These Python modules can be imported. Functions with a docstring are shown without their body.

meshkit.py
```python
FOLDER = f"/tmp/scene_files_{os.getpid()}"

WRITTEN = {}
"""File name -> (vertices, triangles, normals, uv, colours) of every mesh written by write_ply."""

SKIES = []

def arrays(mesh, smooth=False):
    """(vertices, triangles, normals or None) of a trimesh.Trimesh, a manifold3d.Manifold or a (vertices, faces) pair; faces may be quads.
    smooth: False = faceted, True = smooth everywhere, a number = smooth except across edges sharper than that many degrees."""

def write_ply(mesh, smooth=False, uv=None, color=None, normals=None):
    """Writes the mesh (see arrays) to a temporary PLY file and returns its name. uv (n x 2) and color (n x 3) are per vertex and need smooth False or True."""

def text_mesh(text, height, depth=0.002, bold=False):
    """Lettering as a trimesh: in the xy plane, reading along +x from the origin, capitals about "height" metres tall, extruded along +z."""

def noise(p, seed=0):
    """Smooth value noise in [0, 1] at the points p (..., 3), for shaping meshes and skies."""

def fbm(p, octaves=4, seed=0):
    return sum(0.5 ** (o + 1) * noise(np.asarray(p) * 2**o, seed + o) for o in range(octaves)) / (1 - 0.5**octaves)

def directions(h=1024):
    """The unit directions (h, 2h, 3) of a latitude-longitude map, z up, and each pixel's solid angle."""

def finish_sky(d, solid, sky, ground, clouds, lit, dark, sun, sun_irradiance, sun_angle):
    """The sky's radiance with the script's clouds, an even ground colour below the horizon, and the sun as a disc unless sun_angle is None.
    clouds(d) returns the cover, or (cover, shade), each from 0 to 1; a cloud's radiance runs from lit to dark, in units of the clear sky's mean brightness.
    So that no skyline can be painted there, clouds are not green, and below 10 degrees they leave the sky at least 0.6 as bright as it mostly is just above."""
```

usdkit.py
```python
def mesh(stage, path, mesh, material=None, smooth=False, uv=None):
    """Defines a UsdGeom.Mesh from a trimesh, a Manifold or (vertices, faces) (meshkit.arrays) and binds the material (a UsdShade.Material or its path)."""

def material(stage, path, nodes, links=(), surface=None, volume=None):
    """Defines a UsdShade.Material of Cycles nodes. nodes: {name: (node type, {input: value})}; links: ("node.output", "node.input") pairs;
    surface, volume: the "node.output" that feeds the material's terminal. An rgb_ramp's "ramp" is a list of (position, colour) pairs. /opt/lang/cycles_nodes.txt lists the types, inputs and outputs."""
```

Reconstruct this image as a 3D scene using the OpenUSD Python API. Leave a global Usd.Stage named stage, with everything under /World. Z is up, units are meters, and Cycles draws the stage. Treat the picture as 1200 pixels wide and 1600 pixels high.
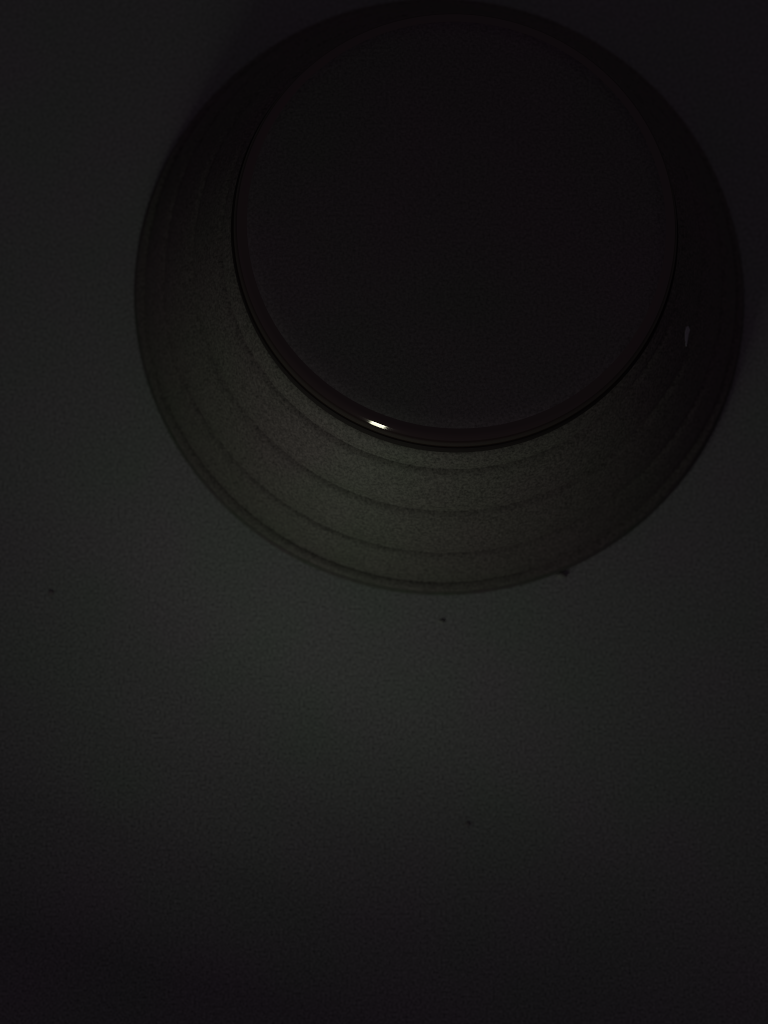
import math, random
import numpy as np, trimesh, usdkit, meshkit
from pxr import Usd, UsdGeom, UsdLux, UsdShade, Gf, Sdf

random.seed(4)
rng = np.random.default_rng(4)
stage = Usd.Stage.CreateInMemory()
UsdGeom.Xform.Define(stage, '/World')

# ------------------------------------------------------------------ camera
CAM = (-0.01095, -0.0451, 0.1209)
PITCH, YAW = 0.0747, -0.0145
cam = UsdGeom.Camera.Define(stage, '/World/camera')
ca, sa, cb, sb = math.cos(PITCH), math.sin(PITCH), math.cos(YAW), math.sin(YAW)
RX = np.array([[1, 0, 0], [0, ca, -sa], [0, sa, ca]])
RY = np.array([[cb, 0, sb], [0, 1, 0], [-sb, 0, cb]])
R = RX @ RY
M = np.eye(4); M[:3, :3] = R.T; M[3, :3] = CAM
cam.AddTransformOp().Set(Gf.Matrix4d(*M.ravel().tolist()))
cam.CreateHorizontalApertureAttr(26.0)
cam.CreateFocalLengthAttr(26.0)
cam.CreateClippingRangeAttr(Gf.Vec2f(0.005, 100.0))
cam.CreateFStopAttr(11.0)
cam.CreateFocusDistanceAttr(0.100)
cam.CreateExposureAttr(0.0)

# ------------------------------------------------------------------ light
# the dim air of a dark room, the same from all sides
AMBIENT = 0.0155
usdkit.material(stage, '/World/Looks/dark_room', {
    'bg': ('background_shader', {'color': (1.0, 0.77, 1.0), 'strength': AMBIENT})}, surface='bg.background')
dome = UsdLux.DomeLight.Define(stage, '/World/dim_room_light')
dome.CreateIntensityAttr(1.0)
UsdShade.MaterialBindingAPI.Apply(dome.GetPrim()).Bind(UsdShade.Material.Get(stage, '/World/Looks/dark_room'))

# a small curved strip lamp close by, low in front of the jar and out of the picture: nine flat facets, the lower ones tipped higher
LAMP = np.array([-0.0455, -0.103, 0.039])
LAMP_W, LAMP_H, LAMP_I, FACETS = 0.010, 0.050, 9.0, 9
for i in range(FACETS):
    u = i / (FACETS - 1) * 2 - 1
    zax = -np.array([0.48 - 0.24 * u, 0.88, 1.10 - 1.13 * u]); zax /= np.linalg.norm(zax)
    xax = np.cross([0, 0, 1.0], zax); xax /= np.linalg.norm(xax)
    yax = np.cross(zax, xax)
    L = np.eye(4); L[0, :3] = xax; L[1, :3] = yax; L[2, :3] = zax
    L[3, :3] = LAMP + np.array([0, 0, u * LAMP_H * (FACETS - 1) / FACETS / 2])
    lamp = UsdLux.RectLight.Define(stage, '/World/small_lamp' + ('' if i == 0 else '_%03d' % i))
    lamp.AddTransformOp().Set(Gf.Matrix4d(*L.ravel().tolist()))
    lamp.CreateWidthAttr(LAMP_W); lamp.CreateHeightAttr(LAMP_H / FACETS * 1.02)
    lamp.CreateIntensityAttr(LAMP_I)
    lamp.CreateColorAttr(Gf.Vec3f(0.92, 1.0, 0.83))

# ------------------------------------------------------------------ helpers
used = {}
def numbered(parent, name):
    k = used.get((parent, name), -1) + 1
    used[(parent, name)] = k
    return name if k == 0 else '%s_%03d' % (name, k)
def obj(name, mesh, mat, parent='/World', smooth=30, **data):
    path = parent + '/' + numbered(parent, name)
    m = usdkit.mesh(stage, path, mesh, '/World/Looks/' + mat, smooth=smooth)
    for k, v in data.items():
        m.GetPrim().SetCustomDataByKey(k, v)
    return path
def thing(name, label, category, loc=(0, 0, 0), **data):
    path = '/World/' + numbered('/World', name)
    x = UsdGeom.Xform.Define(stage, path)
    x.AddTranslateOp().Set(Gf.Vec3d(*map(float, loc)))
    for k, v in dict(label=label, category=category, **data).items():
        x.GetPrim().SetCustomDataByKey(k, v)
    return path
def lathe(profile, n=256, wob=0.0, seed=0):
    """Closed ring or solid from a closed (r, z) outline, counter-clockwise seen with r right, z up; points with r = 0 are poles."""
    p = np.asarray(profile, float); k = len(p)
    a = np.arange(n) * 2 * np.pi / n
    rad = 1 + wob * (np.sin(2 * a + seed) + 0.6 * np.sin(3 * a + 1.7 * seed) + 0.3 * np.sin(7 * a + seed))
    v = np.stack([p[None, :, 0] * np.cos(a)[:, None] * rad[:, None], p[None, :, 0] * np.sin(a)[:, None] * rad[:, None],
                  np.broadcast_to(p[None, :, 1], (n, k))], -1).reshape(-1, 3)
    f = []
    for i in range(n):
        i2 = (i + 1) % n
        for j in range(k):
            j2 = (j + 1) % k
            A, B, C, D = i * k + j, i2 * k + j, i2 * k + j2, i * k + j2
            if p[j, 0] > 0: f.append((A, B, C))
            if p[j2, 0] > 0: f.append((A, C, D))
    m = trimesh.Trimesh(v, f, process=False)
    m.merge_vertices()
    m.update_faces(m.nondegenerate_faces()); m.remove_unreferenced_vertices()
    if m.volume < 0: m.invert()
    return m

# ------------------------------------------------------------------ materials
def grainy(path, base, rough, grain, scale, blotch=0.06, blotch_scale=45, spec=0.3, bump=0.0, ior=1.5, tint=(1, 1, 1)):
    """A plain colour with real fine speckle and faint soft blotches of its own."""
    b = np.array(base)
    nodes = {
        'geo': ('geometry', {}),
        'fine': ('noise_texture', {'scale': scale, 'detail': 3.0, 'roughness': 0.7}),
        'fr': ('map_range', {'from_min': 0.3, 'from_max': 0.7, 'to_min': 1 - grain, 'to_max': 1 + grain, 'clamp': True}),
        'soft': ('noise_texture', {'scale': blotch_scale, 'detail': 2.0, 'roughness': 0.5}),
        'cr': ('rgb_ramp', {'ramp': [(0.3, tuple(b * (1 + blotch * np.array([-1.2, .6, -1.0])))), (0.5, tuple(b)), (0.7, tuple(b * (1 + blotch * np.array([.9, -.9, .7]))))]}),
        'mul': ('vector_math', {'math_type': 'scale'}),
        'p': ('principled_bsdf', {'roughness': rough, 'specular_ior_level': spec, 'ior': ior, 'specular_tint': tint}),
    }
    links = [('geo.position', 'fine.vector'), ('geo.position', 'soft.vector'), ('fine.fac', 'fr.value'), ('soft.fac', 'cr.fac'),
             ('cr.color', 'mul.vector1'), ('fr.result', 'mul.scale'), ('mul.vector', 'p.base_color')]
    if bump:
        nodes['bp'] = ('bump', {'strength': bump, 'distance': 0.0002})
        links += [('fine.fac', 'bp.height'), ('bp.normal', 'p.normal')]
    return usdkit.material(stage, '/World/Looks/' + path, nodes, links, surface='p.BSDF')

grainy('table_paint', (0.39, 0.415, 0.40), 0.85, 0.6, 2800, 0.05, 60, 0.2, 0.25)
grainy('jar_glaze', (0.19, 0.182, 0.160), 0.6, 0.6, 2800, 0.06, 60, 0.3, 0.15)
grainy('black_top', (0.180, 0.157, 0.168), 0.5, 0.4, 2800, 0.09, 40, 0.4, 0.1)
grainy('black_gloss', (0.040, 0.026, 0.024), 0.07, 0.10, 2600, 0.05, 60, 0.5, ior=3.0, tint=(1.0, 0.91, 0.82))
grainy('black_rubber', (0.035, 0.028, 0.028), 0.8, 0.10, 2600, 0.05, 60, 0.2)
grainy('dull_rubber', (0.15, 0.15, 0.135), 0.8, 0.2, 1500, 0.1, 150, 0.2)
grainy('crumb_brown', (0.35, 0.35, 0.33), 0.9, 0.3, 1500)
grainy('glint_paint', (0.66, 0.68, 0.72), 0.7, 0.1, 2600)  # pale colour that paints the glint on the jar side

# ------------------------------------------------------------------ the table
T = 0.02
top = trimesh.creation.box([1.8, 1.8, T]); top.apply_translation([0, 0, -T / 2])
obj('table_top', top, 'table_paint', smooth=False, kind='structure', label='plain grey matt table top under the round jar', category='table')

# ------------------------------------------------------------------ the jar: stepped pale side, black top
R0, R1, H = 0.0494, 0.0293, 0.0215
jar = thing('round_jar', 'squat round grey jar with stepped sloping side and glossy black lid', 'jar')
def at(t, out=0.0):
    """A point on the sloping side, t from the foot (0) to the shoulder (1), pushed outwards by out."""
    nr, nz = H, (R0 - R1); l = math.hypot(nr, nz)
    return (R0 + (R1 - R0) * t + out * nr / l, H * t + out * nz / l)
# the inner body that shows in the joints
b0, b1 = at(0.03, -0.0004), at(0.975, -0.0004)
obj('body', lathe([(0, 0.0), (b0[0] - 0.001, 0.0), b0, b1, (0, b1[1])]), 'jar_glaze', jar)
def band(name, t0, t1, bulge, edge=0.0012):
    pts = []
    for k, u in enumerate(np.linspace(0, 1, 15)):
        t = t0 + (t1 - t0) * u
        s = min(u, 1 - u) * (t1 - t0) * math.hypot(H, R0 - R1)
        o = bulge * math.sin(math.pi * u)
        if s < edge:
            o -= 0.34 * (edge - math.sqrt(max(0, edge ** 2 - (edge - s) ** 2)))
        pts.append(at(t, o))
    i1, i0 = at(t1, -0.0022), at(t0, -0.0022)
    pts += [i1, (max(i0[0], 0.001), max(i0[1], 0.0))]
    return obj(name, lathe(pts, wob=0.0004, seed=t0 * 9), 'jar_glaze', jar)
G = 0.010
obj('rubber_foot', lathe([(R0 - 0.004, 0.0), (R0 - 0.0003, 0.0), (R0 - 0.0002, 0.0003), (R0 - 0.0006, 0.0008), (R0 - 0.004, 0.0008)], wob=0.0006, seed=2.0), 'dull_rubber', jar)
band('foot_ring', 0.022, 0.115 - G, 0.0004, edge=0.0020)
band('side_band', 0.115 + G, 0.330 - 0.8 * G, 0.0002)
band('side_band', 0.330 + 0.8 * G, 0.615 - 0.6 * G, 0.0002)
band('side_band', 0.615 + 0.6 * G, 0.875 - 0.5 * G, 0.0001)
band('collar', 0.875 + 0.5 * G, 0.985, 0.0001)

# black lid: a glossy rounded rim ring and the duller top it frames
ZB, ZT, RF = 0.0216, 0.0245, 0.0015       # under side, top, width of the rounded shoulder
RL = 0.0294
prof = [(RL - 0.0029, ZB), (RL - 0.0006, ZB), (RL - 0.0001, ZB + 0.0003)]
for u in np.linspace(0, 1, 24):
    a = u * math.pi / 2
    prof.append((RL - RF + RF * math.cos(a), ZT - 0.0026 + 0.0026 * math.sin(a)))
prof += [(RL - 0.0020, ZT), (RL - 0.0023, ZT - 0.00004), (RL - 0.0029, ZT - 0.0002)]
lid = obj('lid', lathe([(0, ZT - 0.0010), (RL - 0.0030, ZT - 0.0010), (RL - 0.0026, ZT - 0.00015), (RL - 0.0016, ZT - 0.00015), (RL - 0.0026, ZT + 0.00008), (RL - 0.0040, ZT + 0.00013), (0, ZT + 0.00013)]), 'black_top', jar)
obj('lid_rim', lathe(prof), 'black_gloss', lid)
obj('seal', lathe([(RL - 0.004, ZB - 0.0011), (RL + 0.0002, ZB - 0.0015), (RL + 0.0004, ZB - 0.0013), (RL + 0.0003, ZB + 0.0007), (RL + 0.0001, ZB + 0.0010), (RL - 0.0004, ZB + 0.0010), (RL - 0.004, ZB + 0.0010)]), 'black_rubber', jar)

# pale sliver standing in for the faint glint on the right of the side
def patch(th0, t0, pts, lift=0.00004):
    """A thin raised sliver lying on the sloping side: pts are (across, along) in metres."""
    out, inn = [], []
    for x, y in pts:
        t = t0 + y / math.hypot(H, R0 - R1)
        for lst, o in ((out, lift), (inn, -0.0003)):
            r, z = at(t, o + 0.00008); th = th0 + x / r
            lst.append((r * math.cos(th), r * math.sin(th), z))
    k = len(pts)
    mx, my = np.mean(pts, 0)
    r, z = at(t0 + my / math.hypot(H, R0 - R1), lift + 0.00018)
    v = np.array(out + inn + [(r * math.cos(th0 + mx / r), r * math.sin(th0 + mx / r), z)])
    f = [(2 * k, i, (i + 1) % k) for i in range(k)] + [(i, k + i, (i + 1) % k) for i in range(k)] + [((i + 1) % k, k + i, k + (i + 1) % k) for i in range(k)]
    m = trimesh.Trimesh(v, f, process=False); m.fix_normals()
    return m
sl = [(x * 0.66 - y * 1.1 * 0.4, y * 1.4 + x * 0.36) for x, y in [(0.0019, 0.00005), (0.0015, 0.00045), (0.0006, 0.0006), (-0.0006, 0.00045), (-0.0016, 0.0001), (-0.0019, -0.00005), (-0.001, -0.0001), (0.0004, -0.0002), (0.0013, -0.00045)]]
obj('painted_glint', patch(math.atan2(-0.0121, 0.0336), 0.68, sl), 'glint_paint', jar, label='small painted glint on the right of the side')

# ------------------------------------------------------------------ crumbs on the table
def crumb(loc, size, label, seed):
    m = trimesh.creation.icosphere(2, 1.0)
    v = np.array(m.vertices)
    v *= (0.7 + 0.6 * meshkit.fbm(v * 1.7 + 7 * seed, 3, seed))[:, None]
    v *= 0.8 * np.array(size); v[:, 2] -= v[:, 2].min() + 0.0001
    t = '/World/' + numbered('/World', 'crumb')
    p = usdkit.mesh(stage, t, trimesh.Trimesh(v, m.faces, process=False), '/World/Looks/crumb_brown', smooth=60)
    p.AddTranslateOp().Set(Gf.Vec3d(*loc))
    for k, w in dict(label=label, category='crumb', group='dark crumbs on the grey table').items():
        p.GetPrim().SetCustomDataByKey(k, w)
crumb((-0.0610, -0.0487, 0), (0.00055, 0.0005, 0.0003), 'tiny dark crumb alone on the grey table, far left of the jar', 1)
crumb((0.0035, -0.0841, 0), (0.0006, 0.0005, 0.0003), 'tiny dark crumb on the bare table well below the jar', 2)
crumb((-0.0002, -0.0532, 0), (0.0006, 0.00035, 0.0003), 'tiny dark crumb just in front of the foot of the jar', 3)
crumb((0.0187, -0.0461, 0), (0.0010, 0.0006, 0.0005), 'dark crumb touching the lower right of the jar foot', 4)
